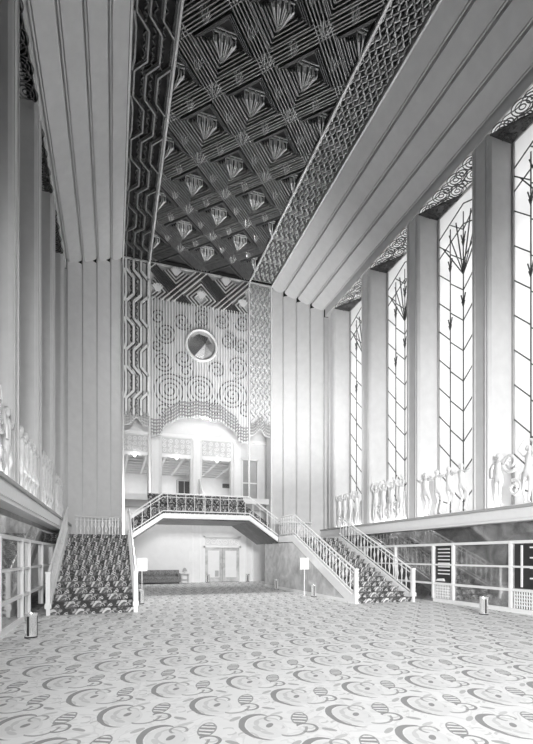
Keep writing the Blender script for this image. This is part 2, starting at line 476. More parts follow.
def figure_mesh(pose, h=1.72):
    """local: x out of the wall is negative, y along the wall, z up.  pose gives joints (y, z) in units of height"""
    P = {}
    def p(n, y, z, x=0., r=.05): P[n] = ((x * h, y * h, z * h), r * h)
    lean = pose.get('lean', 0.)
    p('pelvis', 0, .52, 0, .066); p('waist', lean * .3, .61, 0, .050); p('chest', lean * .7, .72, 0, .068); p('neck0', lean, .815, 0, .036)
    p('neck', lean, .85, 0, .026); p('head', lean + pose.get('hy', 0), .90, -.01, .048); p('top', lean + pose.get('hy', 0) * 1.2, .965, 0, .040)
    p('nose', lean + pose.get('hy', 0) + pose.get('ny', -.045), .905, -.04, .014)
    E_ = [('pelvis', 'waist'), ('waist', 'chest'), ('chest', 'neck0'), ('neck0', 'neck'), ('neck', 'head'), ('head', 'top'), ('head', 'nose')]
    for sd in 'ab':
        d = 1 if sd == 'a' else -1
        el, ha = pose['arm_' + sd]; kn, an, toe = pose['leg_' + sd]
        p('sh' + sd, lean + d * .085, .80, 0, .032); p('el' + sd, *el, -.03, .024); p('wr' + sd, (el[0] * .2 + ha[0] * .8), (el[1] * .2 + ha[1] * .8), -.035, .017)
        p('ha' + sd, *ha, -.035, .02)
        p('hip' + sd, d * .045, .49, -.01 * d, .05); p('kn' + sd, *kn, -.03 + .02 * d, .025); p('cf' + sd, kn[0] * .65 + an[0] * .35 + pose.get('cf', .012), kn[1] * .65 + an[1] * .35, -.02, .025)
        p('an' + sd, *an, -.02, .019); p('to' + sd, *toe, -.03, .016)
        E_ += [('neck0', 'sh' + sd), ('sh' + sd, 'el' + sd), ('el' + sd, 'wr' + sd), ('wr' + sd, 'ha' + sd),
               ('pelvis', 'hip' + sd), ('hip' + sd, 'kn' + sd), ('kn' + sd, 'cf' + sd), ('cf' + sd, 'an' + sd), ('an' + sd, 'to' + sd)]
    ks = list(P); ix = {n: i for i, n in enumerate(ks)}
    me = skin_mesh([P[n][0] for n in ks], [(ix[a], ix[b]) for a, b in E_], [P[n][1] for n in ks])
    me.materials.clear(); me.materials.append(M['silver'])
    return me, P['head'][0]
POSES = dict(
    stand=dict(lean=.0, arm_a=((.16, .90), (.10, 1.0)), arm_b=((-.15, .88), (-.11, .99)), leg_a=((.05, .28), (.04, .05), (.02, .015)), leg_b=((-.05, .28), (-.045, .05), (-.09, .015))),
    dance=dict(lean=.02, ny=-.05, arm_a=((.17, .80), (.27, .86)), arm_b=((-.15, .79), (-.26, .84)), leg_a=((-.03, .30), (.05, .05), (.0, .015)), leg_b=((-.20, .33), (-.08, .06), (-.15, .015))),
    loop=dict(lean=-.02, ny=-.045, arm_a=((.17, .93), (.05, 1.07)), arm_b=((-.19, .92), (-.07, 1.07)), leg_a=((.09, .28), (.03, .05), (.07, .015)), leg_b=((-.08, .29), (-.02, .05), (-.07, .015))),
    reach=dict(lean=.0, ny=-.05, hy=-.01, arm_a=((.14, .70), (.13, .54)), arm_b=((-.15, .74), (-.26, .86)), leg_a=((.06, .28), (.06, .05), (.02, .015)), leg_b=((-.06, .28), (-.04, .05), (-.10, .015))),
)
fmesh = {k: figure_mesh(v) for k, v in POSES.items()}
hair_m = MB()
def hair(hd):
    m = MB(); x, y, z = hd
    prof = [(.01, -.045), (.06, -.04), (.085, .0), (.088, .04), (.07, .085), (.035, .11), (.005, .118)]
    m.lathe(prof, x + .02, y + .02, 12, z + .02)
    m.lathe([(.005, -.04), (.035, -.03), (.045, 0), (.035, .03), (.005, .04)], x + .03, y + .1, 10, z + .04)
    return m
hmesh = {}
for kx, (me, hd) in fmesh.items():
    o = hair(hd).build('hair', M['silver']); hmesh[kx] = o.data; bpy.data.objects.remove(o)

def relief(s, by, kinds, ys, label, scrolls=False, panel=True):
    x = C + s * (COLF + .12)
    t = Thing('figure_relief', label, 'relief sculpture', (x, by, LEDGE), 'silver relief groups on the side ledges')
    t.o.rotation_euler.z = 0 if s == 1 else PI
    t.o.location = (x, by, LEDGE)
    def lp(name, mb, mat):
        return mb.build(name, mat, t.o)
    m = MB().box(-.12, .16, -hw + .02, hw - .02, 0, .05)
    lp('base', m, M['silver'])
    if panel:
        m = MB(); 
        n = 14
        for i in range(n):
            y = -hw + .1 + i * (bayW - .2) / (n - 1)
            m.tube([(.06, y, .03), (.06, y + .04 * math.sin(i * 2.1), .6), (.06, y + .05 * math.cos(i * 1.7), 1.05 + .18 * math.sin(i * 1.3))], [.06, .075, .03], 6)
        lp('drapery', m, M['silver'])
    for kd, y in zip(kinds, ys):
        me, hd = fmesh[kd]
        f = bpy.data.objects.new('figure', me); COL.objects.link(f); f.parent = t.o; f.location = (-.06, y, .04)
        hobj = bpy.data.objects.new('hair', hmesh[kd]); COL.objects.link(hobj); hobj.parent = f
    if scrolls:
        for (cy, cz, r, tn, a) in scrolls:
            pts = spiral(cy, cz, r, .05, tn, a)
            sc_ = MB().tube([(-.07, p[0], p[1]) for p in pts], [.055 - .03 * i / len(pts) for i in range(len(pts))], 8)
            lp('scroll', sc_, M['silver'])
    return t
r_sc = [(.62, 1.35, .3, 1.6, -2.2), (.45, .55, .26, 1.5, 1.2), (-.45, 1.25, .32, 1.6, .4), (-.5, .5, .26, 1.5, 2.0), (.1, .85, .2, 1.3, 3.)]
sidew = {1: 'right', -1: 'left'}
for s in (1, -1):
    e = 'at the %s edge' % sidew[s]
    relief(s, bays[0], ['reach', 'loop', 'reach'], [1.05, 0, -1.0], 'silver relief of figures among large spiral scrolls %s of the %s ledge' % (e, sidew[s]), r_sc, False)
    relief(s, bays[1], ['dance'] * 4, [.95, .32, -.30, -.92], 'silver relief of four dancers with bent knees and linked arms on the %s ledge' % sidew[s], None, False)
    relief(s, bays[2], ['loop', 'loop', 'loop', 'loop'], [.95, .34, -.30, -.92], 'silver relief of figures looping their arms overhead on the %s ledge' % sidew[s], [(.65, .6, .22, 1.5, 0.), (.0, .5, .2, 1.4, 2.), (-.62, .6, .22, 1.5, 1.)], True)
    relief(s, bays[3], ['stand', 'stand', 'stand', 'stand'], [.9, .32, -.28, -.88], 'silver relief of upright figures at the far end of the %s ledge' % sidew[s], None, True)

# ------------------------------------------------------------------ ceiling lattice
def clip_seg(p, d, x0, x1, y0, y1):
    t0, t1 = -1e9, 1e9
    for a, dd, lo, hi in ((p[0], d[0], x0, x1), (p[1], d[1], y0, y1)):
        if abs(dd) < 1e-9:
            if a < lo or a > hi: return None
            continue
        u, v = (lo - a) / dd, (hi - a) / dd
        if u > v: u, v = v, u
        t0 = max(t0, u); t1 = min(t1, v)
    if t1 - t0 < .08: return None
    return (p[0] + d[0] * t0, p[1] + d[1] * t0), (p[0] + d[0] * t1, p[1] + d[1] * t1)
PX = 2 * O1 / 2            # lattice cell across (two cells over the width)
def lattice(x0, x1, y0, y1, phase_y, addfin, depth_alt=True):
    """diagonal bundles of fins; addfin(a, b, level)"""
    for sg in (1, -1):
        d = (math.sqrt(.5), sg * math.sqrt(.5)); nrm = (-d[1], d[0])
        step = PX * math.sqrt(.5)
        for k in range(-22, 23):
            for b in range(-2, 3):
                off = k * step + b * .105
                p = (C + nrm[0] * off, phase_y + nrm[1] * off)
                c_ = clip_seg(p, d, x0, x1, y0, y1)
                if c_: addfin(c_[0], c_[1], sg, b)
CY0 = 5.0
t = Thing('ceiling_grille', 'dark metal lattice of crossing diagonal fins hung under the ceiling', 'ceiling grille', (C, CY0, ZC))
m1 = MB(); m2 = MB()
def cf(a, b, sg, bi):
    z = ZC + (.0 if sg > 0 else .03) + .012 * abs(bi)
    (m1 if sg > 0 else m2).bar((a[0], a[1], z + .06), (b[0], b[1], z + .06), .028, .2)
lattice(C - O1 + .05, C + O1 - .05, CY0, YB - .2, YB - .2, cf)
t.part('diagonal_fins', m1, M['fin']); t.part('cross_fins', m2, M['fin'])
hp = PX / 2
def clipbar(m, a, b, z, w, h):
    d = (b[0] - a[0], b[1] - a[1]); L_ = math.hypot(*d)
    if L_ < .02: return
    c_ = clip_seg(a, (d[0] / L_, d[1] / L_), C - O1 + .06, C + O1 - .06, CY0, YB - .22)
    if not c_: return
    # keep only the part inside the wanted segment
    t0 = max(0, min(L_, (c_[0][0] - a[0]) * d[0] / L_ + (c_[0][1] - a[1]) * d[1] / L_)); t1 = max(0, min(L_, (c_[1][0] - a[0]) * d[0] / L_ + (c_[1][1] - a[1]) * d[1] / L_))
    if t1 - t0 < .05: return
    p = lambda t_: (a[0] + d[0] * t_ / L_, a[1] + d[1] * t_ / L_, z)
    m.bar(p(t0), p(t1), w, h)
def shards(cx, cy, k_, n):
    m = MB()
    for q_ in range(n):
        a = (q_ - (n - 1) / 2) / ((n - 1) / 2)
        bx = cx + a * .40 * k_; by = cy - (.18 + .16 * (1 - abs(a))) * k_ + .1 * k_ * (q_ % 2)
        if abs(bx - C) > O1 - .14: continue
        tx_, ty_ = cx + a * .10 * k_, cy + (.34 - .14 * abs(a)) * k_
        r_ = .05 * k_; tw = (.9, -.3, -1.0, .35)[q_ % 4]
        ox, oy = r_ * math.cos(tw), r_ * math.sin(tw)
        zt = ZC + .2; zb = ZC - (.30 - .1 * abs(a)) * k_
        vs = [(bx - ox, by - oy, zt), (bx + ox, by + oy, zt), (bx - ox * .6, by - oy * .6, zb + .18), (bx + ox * .6, by + oy * .6, zb + .18), (tx_, ty_, zb)]
        vs += [(p[0], p[1] + .03, p[2]) for p in vs]
        m.add(vs, [(0, 1, 3, 2), (2, 3, 4), (6, 5, 7, 8), (8, 7, 9), (0, 5, 6, 1), (1, 6, 8, 3), (3, 8, 9, 4), (4, 9, 7, 2), (2, 7, 5, 0)])
    x0_, x1_ = max(cx - .42 * k_, C - O1 + .06), min(cx + .42 * k_, C + O1 - .06)
    m.box(x0_, x1_, cy - .24 * k_, cy - .20 * k_, ZC + .19, ZC + .23); m.box(x0_, x1_, cy - .36 * k_, cy - .33 * k_, ZC + .19, ZC + .23); m.box(x0_, x0_ + .03, cy - .36 * k_, cy - .2 * k_, ZC + .19, ZC + .23)
    return m
for j in range(0, 15):
    cy = YB - .2 - hp * j
    if cy < CY0 + .5: continue
    for i in range(-2, 3):
        cx = C + i * hp
        if (i + j) % 2 == 0:
            # crossing of two bundles: a smaller fan below the fins
            if abs(i) < 2 and j > 0: t.part('small_flower', shards(cx, cy - .12, .62, 5), M['facet'], label='small bright fan of shards')
            continue
        if j > 0:
            for dx_ in (-.5, .5):
                if abs(cx + dx_ * hp - C) < O1 - .3: t.part('spray', shards(cx + dx_ * hp, cy - hp * .5, .5, 6), M['facet'], label='small bright spray of shards')
        if j > 0: t.part('flower', shards(cx, cy, .86, 9), M['facet'], label='bright fan of upright shards')
        m = MB(); md_ = MB()
        for n_ in range(7):
            r_ = .40 + n_ * .105
            c4 = [(cx, cy - r_), (cx + r_, cy), (cx, cy + r_), (cx - r_, cy)]
            for q_ in range(4):
                if q_ in (0, 3) and n_ < 3: continue
                clipbar(md_ if q_ in (0, 3) else m, c4[q_], c4[(q_ + 1) % 4], ZC + .14 - .05 * (n_ % 3), .026, .12)
        if m.v: t.part('nested_chevron', m, M['fin'])
        if md_.v: t.part('nested_chevron', md_, M['findark'], label='dark nested fins')

def chevron_strip(name, label, s, ceiling, fine):
    """side strip of jogging parallel ribbons"""
    a, b = O1 + .04, O2 - .04
    x0, x1 = sorted((C + s * a, C + s * b)); w = x1 - x0
    if ceiling:
        lo, hi = CY0, YB - .2; t = Thing(name, label, 'ceiling grille', ((x0 + x1) / 2, lo, ZC))
    else:
        lo, hi = 9.1, ZC - .12; t = Thing(name, label, 'wall grille', ((x0 + x1) / 2, YB, lo))
    rib = MB(); dk = MB()
    def P(u, q, d=0.):
        return (x0 + u, q, ZC + .02 + d) if ceiling else (x0 + u, YB - .10 + d, q)
    up = (0, 0, 1) if ceiling else (0, 1, 0)
    jog = w * .30; st = .85
    for k in (range(0) if fine else range(-1, 4)):
        q = lo; u = .10 + k * w * .30; side = 0
        pts = [(u, q)]
        while q < hi:
            q2 = q + st; pts.append((u + side * jog, q2))
            side = 1 - side
            q = q2 + jog * 1.1; pts.append((u + side * jog, q))
        for p, p2 in zip(pts, pts[1:]):
            uu = [min(max(v_, .03), w - .03) for v_ in (p[0], p2[0])]
            if abs(p[0] - p2[0]) < 1e-6 and not .02 < p[0] < w - .02: continue
            qa, qb = min(p[1], hi), min(p2[1], hi)
            if qb - qa < .02: continue
            rib.bar(P(uu[0], qa, 0), P(uu[1], qb, 0), .05 if ceiling else .11, .16, up)
            for d in ((-.06,) if ceiling else (-.085, .085)):
                u0, u1 = min(max(uu[0] + d, .015), w - .015), min(max(uu[1] + d, .015), w - .015)
                dk.bar(P(u0, qa, .05), P(u1, qb, .05), .045, .10, up)
    # chains of little slanted plates
    q = lo + .1; kk = 0; nc = 9 if fine else 5
    while q < hi - .16:
        for j in range(nc):
            u = .08 + j * (w - .16) / (nc - 1)
            d = .05 if (kk + (j if fine else 0)) % 2 else -.05
            d2 = .5 * (w - .16) / (nc - 1) * (1 if (kk // 3) % 2 else -1) if fine else 0
            tgt = rib if fine and (j + kk // 2) % 2 else dk
            u0, u1 = u - d * .8 + d2 * .3, u + d * .8 - d2 * .3
            tgt.bar(P(min(max(u0, .03), w - .03), q, .04), P(min(max(u1, .03), w - .03), q + .12, .04), .035, .12 if fine else .09, up)
        q += .15 if fine else .17; kk += 1
    if fine:
        for mm_, dd in ((rib, .07), (dk, .08)):
            for j in range(nc):
                u = .08 + j * (w - .16) / (nc - 1)
                mm_.bar(P(u, lo, dd), P(u, hi, dd), .012, .06, up)
            for q_ in (lo + .02, hi - .02): mm_.bar(P(-.012, q_, dd), P(w + .012, q_, dd), .02, .06, up)
    if ceiling: t.part('backing', MB().box(x0, x1, lo, hi, ZC + .26, ZC + .34), M['backing'])
    t.part('ribbons', rib, (M['facet'] if fine else M['fin']) if ceiling else M['screenfin'])
    t.part('dark_links', dk, (M['fin'] if fine else M['findark']) if ceiling else (M['grey'] if fine else M['cast']))
    if not ceiling:
        t.part('backing', MB().box(x0, x1, YB + .0, YB + .06, lo, hi), M['screenback'])
        # scalloped hem of short rods
        hem = MB(); n = 16
        for r in range(4):
            for i in range(n):
                u = (i + .5) / n
                zz_ = 8.62 + .42 * math.exp(-((u - .5) / .2) ** 2) + r * .17 
                hem.box(x0 + u * w - .02, x0 + u * w + .02, YB - .12 - r * .02, YB - .02, zz_, zz_ + .11)
        t.part('hem', hem, M['grey'])
        hb = MB()
        for i in range(n):
            u = (i + .5) / n
            z_ = 8.58 + .42 * math.exp(-((u - .5) / .2) ** 2)
            hb.box(x0 + u * w - w / n / 2, x0 + u * w + w / n / 2, YB + .0, YB + .06, z_, 9.1)
        t.part('hem_backing', hb, M['screenback'])
    return t
for s, nm in ((-1, 'left'), (1, 'right')):
    chevron_strip('ribbon_grille', 'narrow ceiling strip of jogging metal ribbons along the %s trim' % nm, s, True, s > 0)
    chevron_strip('ribbon_grille', 'narrow upright strip of zigzag ribbons on the %s of the end screen' % nm, s, False, s > 0)

# ------------------------------------------------------------------ end screen
def pix(u, v, Y=YB):
    th = math.atan(153.5 / 452)
    ph = th + math.atan((u - 266.5) / 452); X = Y * math.tan(ph)
    zc = X * math.sin(th) + Y * math.cos(th)
    return X, (556 - v) * zc / 452 + 1.7
MX, MZ = pix(201, 347)
def arch(x):
    u = abs(x - C)
    z = 8.25
    if u < 2.15: z = 8.25 + 1.12 * (1 - (u / 2.15) ** 2.6) ** .6
    return z + .05 * math.sin(u * 7)
t = Thing('end_screen', 'tall pale pierced screen with spiral scrolls and arched hem on the end wall', 'wall screen', (C, YB, 8.2))
fins = MB(); back = MB()
np_ = 36; pw = 2 * (O1 - .05) / np_
ZD = 15.1
for i in range(np_):
    x = C - O1 + .05 + (i + .5) * pw
    a = arch(x)
    back.box(x - pw / 2, x + pw / 2, YB + .02, YB + .08, a, ZC)
    step = .03 * (i % 2)
    zt_ = ZD + .4
    hc = .9 ** 2 - (x - MX) ** 2
    if hc > 0:
        hc = math.sqrt(hc)
        fins.box(x - .026, x + .026, YB - .13, YB + .02, a - .08 - step, MZ - hc); fins.box(x - .026, x + .026, YB - .13, YB + .02, MZ + hc, zt_)
    else: fins.box(x - .026, x + .026, YB - .13, YB + .02, a - .08 - step, zt_)
t.part('backing', back, M['screendeep']); t.part('upright_fins', fins, M['screenfin'])
for (u, v, r, tn, sg) in ((166, 334, 11, 2.6, 1), (163, 362, 10, 2.3, -1), (170, 391, 17, 3.6, 1), (163, 412, 8, 1.8, 1), (201, 391, 17, 3.8, -1), (237, 368, 12, 2.5, 1),
                          (232, 396, 16, 3.4, 1), (182, 322, 9, 1.9, -1), (228, 342, 9, 2.1, -1), (241, 346, 9, 2., 1), (183, 359, 10, 2., -1), (242, 324, 9, 1.9, 1), (221, 322, 9, 1.8, -1), (186, 372, 8, 1.6, 1), (217, 371, 9, 1.8, -1), (158, 318, 7, 1.6, 1), (202, 320, 9, 2., 1), (157, 346, 6, 1.4, -1), (245, 410, 8, 1.6, -1), (216, 408, 8, 1.6, 1), (186, 409, 8, 1.6, -1)):
    X, Z = pix(u, v); R = r * 25 / 452
    m = MB()
    pts = [p for p in spiral(X, Z, R, .05, tn, u, None, sg) if abs(p[0] - C) < O1 - .1 and p[1] > arch(p[0]) + .05 and math.hypot(p[0] - MX, p[1] - MZ) > .95]
    if len(pts) > 3:
        m.tube([(p[0], YB - .085, p[1]) for p in pts], .038, 6)
        t.part('spiral', m, M['cast'])
for r in range(5):
    m = MB()
    for i in range(np_ * 2):
        x = C - O1 + .05 + (i + .5) * pw / 2
        z = arch(x) + .02 + r * .17
        m.box(x - .034, x + .034, YB - .15, YB - .02, z, z + .075)
        if i: m.bar((xl, YB - .015, zl + .03), (x, YB - .015, z + .03), .02, .02, (0, 1, 0))
        xl, zl = x, z
    t.part('hem_row', m, M['hemgrey'])
# diagonal bundles in the head of the screen
m = MB(); mdk = MB()
def wf(a, b, sg, bi):
    (m if (bi % 2 == 0 and sg > 0) else mdk).bar((a[0], YB - .08 - .03 * (sg > 0), a[1]), (b[0], YB - .08 - .03 * (sg > 0), b[1]), .04, .12, (0, 1, 0))
lattice(C - O1 + .05, C + O1 - .05, ZD + .3, ZC - .1, ZC - .1, wf)
for cx, cz in [(C + i_ * hp, ZC - .1 - j_ * hp) for i_ in range(-2, 3) for j_ in (0, 1) if (i_ + j_) % 2]:
    for n_ in range(6):
        r_ = .36 + n_ * .11
        c4 = [(cx, cz - r_), (cx + r_, cz), (cx, cz + r_), (cx - r_, cz)]
        for q_ in range(4):
            a, b = c4[q_], c4[(q_ + 1) % 4]
            L_ = r_ * math.sqrt(2); d_ = ((b[0] - a[0]) / L_, (b[1] - a[1]) / L_)
            for h_ in range(4):
                pa = (a[0] + d_[0] * L_ * h_ / 4, a[1] + d_[1] * L_ * h_ / 4); pb = (a[0] + d_[0] * L_ * (h_ + 1) / 4, a[1] + d_[1] * L_ * (h_ + 1) / 4)
                if max(abs(pa[0] - C), abs(pb[0] - C)) > O1 - .06 or max(pa[1], pb[1]) > ZC - .12 or min(pa[1], pb[1]) < ZD + .2: continue
                (mdk if n_ % 2 else m).bar((pa[0], YB - .05, pa[1]), (pb[0], YB - .05, pb[1]), .035, .08, (0, 1, 0))
t.part('pale_diagonals', m, M['screenfin']); t.part('dark_diagonals', mdk, M['findark'])
for cx, cz in ((C - hp, ZC - .35), (C + hp, ZC - .35), (C, ZC - 1.35), (C - 2 * hp + .4, ZC - 1.4), (C + 2 * hp - .4, ZC - 1.4)):
    m = MB()
    for q_ in range(6):
        a = -.75 + 1.5 * q_ / 5
        dx, dz = math.sin(a), math.cos(a)
        m.bar((cx + dx * .05, YB - .16, cz - .2 + dz * .05), (cx + dx * .38, YB - .2, cz - .2 + dz * .45), .08, .03, (0, 1, 0))
    t.part('flower', m, M['screenfin'])

# round medallion
X, Z = pix(201, 347); R = .82
t = Thing('medallion', 'round grey mirrored medallion set in the end screen', 'medallion', (X, YB - .15, Z))
def disc(prof):
    mm = MB(); n = 40; k = len(prof); vs = []; fs = []
    for r, d in prof:
        for j in range(n):
            a = 2 * PI * j / n; vs.append((X + r * math.cos(a), YB - .15 - d, Z + r * math.sin(a)))
    for i in range(k - 1):
        for j in range(n): fs.append((i * n + j, i * n + (j + 1) % n, (i + 1) * n + (j + 1) % n, (i + 1) * n + j))
    if prof[0][0] < .05: fs.append(tuple(range(n)))
    if prof[-1][0] < .05: fs.append(tuple((k - 1) * n + j for j in range(n)))
    mm.add(vs, fs, True); return mm
t.part('rim', disc([(R - .02, -.1), (R + .06, -.1), (R + .08, .06), (R + .02, .12), (R - .05, .08), (R - .02, -.1)]), M['screenfin'])
mm = MB(); n = 8
vs = [(X + .12, YB - .55, Z - .08)] + [(X + (R - .03) * math.cos(2 * PI * j / n + .2), YB - .13, Z + (R - .03) * math.sin(2 * PI * j / n + .2)) for j in range(n)]
vs2 = [(X + (R - .03) * math.cos(2 * PI * j / 40), YB - .12, Z + (R - .03) * math.sin(2 * PI * j / 40)) for j in range(40)]
mm.add(vs, [(0, 1 + j, 1 + (j + 1) % n) for j in range(n)]); mm.add(vs2, [tuple(range(40))])
t.part('faceted_mirror', mm, M['mirror'])

# ------------------------------------------------------------------ balustrades and stairs
def balustrade(t, name, pts, h=.98, spacing=.3, side=(1, 0, 0), newel0=False, newel1=False, parent=None, leaf=.06):
    """pts: polyline along the foot of the railing"""
    pts = [Vector(p) for p in pts]; up = Vector((0, 0, 1))
    b = MB()
    for a, c in zip(pts, pts[1:]): b.bar(a + up * .12, c + up * .12, .05, .04)
    root = t.part(name, b, M['white'], parent)
    hr = MB().tube([p + up * h for p in pts], .035, 8)
    hr2 = MB()
    for a, c in zip(pts, pts[1:]): hr2.bar(a + up * (h - .16), c + up * (h - .16), .03, .025)
    t.part('handrail', hr, M['white'], root); t.part('upper_rail', hr2, M['white'], root)
    for a, c in zip(pts, pts[1:]):
        Ln = (c - a).length; n = max(1, int(round(Ln / spacing)))
        for i in range(n):
            p = a.lerp(c, (i + .5) / n)
            m = MB().box(p.x - .011, p.x + .011, p.y - .011, p.y + .011, p.z + .12, p.z + h)
            # leaf-shaped ornament part way up
            zc = p.z + (.42 if i % 2 else .62)
            d = (c - a); d.z = 0; d = d.normalized()
            for sg in (-1, 1):
                q0 = Vector((p.x, p.y, zc - .17)); q1 = Vector((p.x, p.y, zc + .17)); mid = Vector((p.x, p.y, zc)) + d * (sg * leaf)
                if leaf: m.bar(q0, mid, .016, .022); m.bar(mid, q1, .016, .022)
            t.part('baluster', m, M['white'], root)
    for fl, p in ((newel0, pts[0]), (newel1, pts[-1])):
        if fl:
            m = MB().box(p.x - .06, p.x + .06, p.y - .06, p.y + .06, p.z, p.z + h + .04).box(p.x - .085, p.x + .085, p.y - .085, p.y + .085, p.z, p.z + .14)
            m.box(p.x - .075, p.x + .075, p.y - .075, p.y + .075, p.z + h + .02, p.z + h + .07)
            t.part('newel_post', m, M['white'], root)
    return root

CS = 4.42; NST = 15; YF = 14.2; YT = 20.0; ZL = 2.6
IN, OUT = 3.83, 6.12
def stair(s, nm):
    t = Thing('staircase', 'broad %s staircase with scroll patterned carpet and white railings' % nm, 'staircase', (CS + s * (IN + OUT) / 2, YF, 0), 'pair of lobby staircases')
    rise = ZL / NST; run = (YT - YF) / (NST - 1)
    x0, x1 = CS + s * IN, CS + s * OUT
    for i in range(NST - 1):
        z = rise * (i + 1); y = YF + run * i
        m = MB().box(x0, x1, y + .03, y + run + .05, max(0, z - .45), z - .03)
        m.box(x0, x1, y, y + run + .04, z - .045, z)
        t.part('step', m, M['stair'])
    y = YT
    t.part('landing', MB().box(x0, C + s * (LW - .02), YT, 24.3, ZL - .3, ZL), M['stair'])
    # stringers
    def sl(x, w):
        return MB().prism([(YF - .05, 0), (YF - .05, .2), (YT, ZL + .1), (22., ZL + .1), (22., ZL - .2), (YT + .1, ZL - .22), (YF + .45, 0)], 'x', x - w / 2, x + w / 2)
    t.part('stringer', sl(x0 - s * .06, .12), M['white']); t.part('stringer', sl(x1 + s * .05, .1), M['white'])
    # marble side wall under the flight
    t.part('side_wall', MB().prism([(YF + .5, 0), (YT + .1, ZL - .24), (24.3, ZL - .24), (24.3, 0)], 'x', x0 - s * .02, x0 - s * .09), M['marblelight'])
    t.part('base_strip', MB().box(x0 - s * .09, x0 - s * .115, YF + .6, 24.3, 0, .12), M['white'])
    dz = .1
    balustrade(t, 'balustrade', [(x0 - s * .06, YF, .2), (x0 - s * .06, YT, ZL + dz), (x0 - s * .06, 21.9, ZL + dz)], newel0=True)
    balustrade(t, 'balustrade', [(x1 + s * .05, YF, .2), (x1 + s * .05, YT, ZL + dz)], newel0=True)
    balustrade(t, 'back_balustrade', [(x1, 23.2, ZL), (CS + s * 5.3, 23.35, ZL), (CS + s * 4.5, 23.3, ZL), (CS + s * 4.12, 23.1, ZL)], spacing=.16)
    if s == 1: pass
    return t
stair(-1, 'left'); stair(1, 'right')

# bridge between the landings
A1, A2 = 2.15, 3.69; ZBR = 3.75
top = [(CS - A2 - .0, ZL + .08), (CS - A1, ZBR), (CS + A1, ZBR), (CS + A2, ZL + .08)]
t = Thing('bridge', 'white edged arched bridge between the two stair landings', 'bridge', (CS, 22, ZL))
def band(d0, d1):
    return [(x, z - d0) for x, z in top] + [(x, z - d1) for x, z in reversed(top)]
t.part('fascia', MB().prism(band(0, .24), 'y', 22.0, 22.12), M['white'])
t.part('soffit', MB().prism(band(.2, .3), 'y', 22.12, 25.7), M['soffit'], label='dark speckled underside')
t.part('deck', MB().prism(band(.0, .19), 'y', 22.12, 25.28), M['stair'])
balustrade(t, 'balustrade', [(x, 22.06, z) for x, z in top], spacing=.42, h=.95, leaf=0)
# bank of carpeted steps up to the mezzanine
t = Thing('mezzanine_steps', 'bank of patterned carpet steps rising behind the bridge railing', 'steps', (CS, 23.4, ZBR))
NB = 8; rb = (5.07 - ZBR) / NB
for i in range(NB):
    z1 = ZBR + rb * (i + 1); y = 23.4 + i * .235
    if i == 0:
        poly = [(CS - 3.68, ZL + .16), (CS - A1, ZBR + .01), (CS + A1, ZBR + .01), (CS + 3.68, ZL + .16), (CS + 3.68, ZL + .85), (CS + A1 + .4, z1 + .35), (CS + A1, z1 + .35), (CS + A1, z1), (CS - A1, z1), (CS - A1, z1 + .35), (CS - A1 - .4, z1 + .35), (CS - 3.68, ZL + .85)]
        m = MB().prism(poly, 'y', y, y + .24)
    else:
        m = MB().box(CS - A1 - .5, CS + A1 + .5, y, y + .24, z1 - .2, z1)
    t.part('step', m, M['stair'])
t.part('centre_rail', MB().tube([(CS + .15, 23.5, ZBR + .1), (CS + .15, 23.5, ZBR + 1.0), (CS + .15, 25.2, 6.0), (CS + .15, 25.2, 5.1)], .03, 8), M['white'])

# ------------------------------------------------------------------ mezzanine rooms
struct('floor_mezzanine', MB().box(C - LW, C + LW, 25.3, 34.2, 4.75, 5.07), M['wallpaint'])
YM = 26.4
wm = MB()
op = [(C - 4.15, C - 2.75), (C - 1.95, C - .32), (C + .36, C + 2.1), (C + 2.85, C + 3.75)]
xs = [C - LW] + [v for o_ in op for v in o_] + [C + LW]
for i in range(0, len(xs), 2): wm.box(xs[i], xs[i + 1], YM, YM + .35, 5.07, 7.5)
wm.box(C - LW, C + LW, YM, YM + .35, 7.5, 10.2)
struct('wall_mezzanine', wm, M['mezzpaint'])
for i, (a, b) in enumerate(op[:3]):
    t = Thing('frieze_panel', 'grey scroll relief panel ' + ['at the far left of the mezzanine wall', 'above the left mezzanine opening', 'above the right mezzanine opening'][i], 'relief panel', ((a + b) / 2, YM, 7.6), 'mezzanine frieze panels')
    t.part('panel', MB().box(a, b, YM - .03, YM - .005, 7.6, 8.5), M['coffer'] if 0 else M['friezegrey'])
    for k in range(5):
        for r in range(3):
            x_ = a + .15 + k * (b - a - .3) / 4; z_ = 7.76 + r * .28
            t.part('scroll', MB().tube([(p[0], YM - .04, p[1]) for p in spiral(x_, z_, .13, .03, 1.4, k + r)], .02, 5), M['screenfin'])
trim(MB().box(C - LW, C + LW, YM - .1, YM, 8.55, 8.72), M['white'])
for x in (C - 2.35, C + .02, C + 2.48):
    t = Thing('pilaster', {-1: 'white pilaster left of the two mezzanine openings', 0: 'white pilaster between the two mezzanine openings', 1: 'white pilaster right of the two mezzanine openings'}[round((x - C) / 2.3)], 'pilaster', (x, YM - .1, 5.07), 'mezzanine pilasters')
    t.part('shaft', MB().box(x - .2, x + .2, YM - .14, YM, 5.07, 8.4), M['white'])
    t.part('flute', MB().box(x - .03, x + .03, YM - .17, YM - .14, 5.2, 8.2), M['white'])
    t.part('capital', MB().box(x - .26, x + .26, YM - .18, YM, 8.4, 8.54), M['white'])
struct('ceiling_mezzanine', MB().box(C - LW, C + LW, YB + .1, YM + .35, 10.2, 10.35), M['wallpaint'])
struct('wall_mezzanine_left', MB().box(C - LW - .1, C - LW, 24.3, 34.2, 2.7, 10.3), M['wallpaint'])
struct('wall_mezzanine_right', MB().box(C + LW, C + LW + .1, 24.3, 34.2, 2.7, 10.3), M['wallpaint'])
struct('wall_mezzanine_back', MB().box(C - LW, C + LW, 34.0, 34.2, 5.07, 8.2), M['wallpaint'])
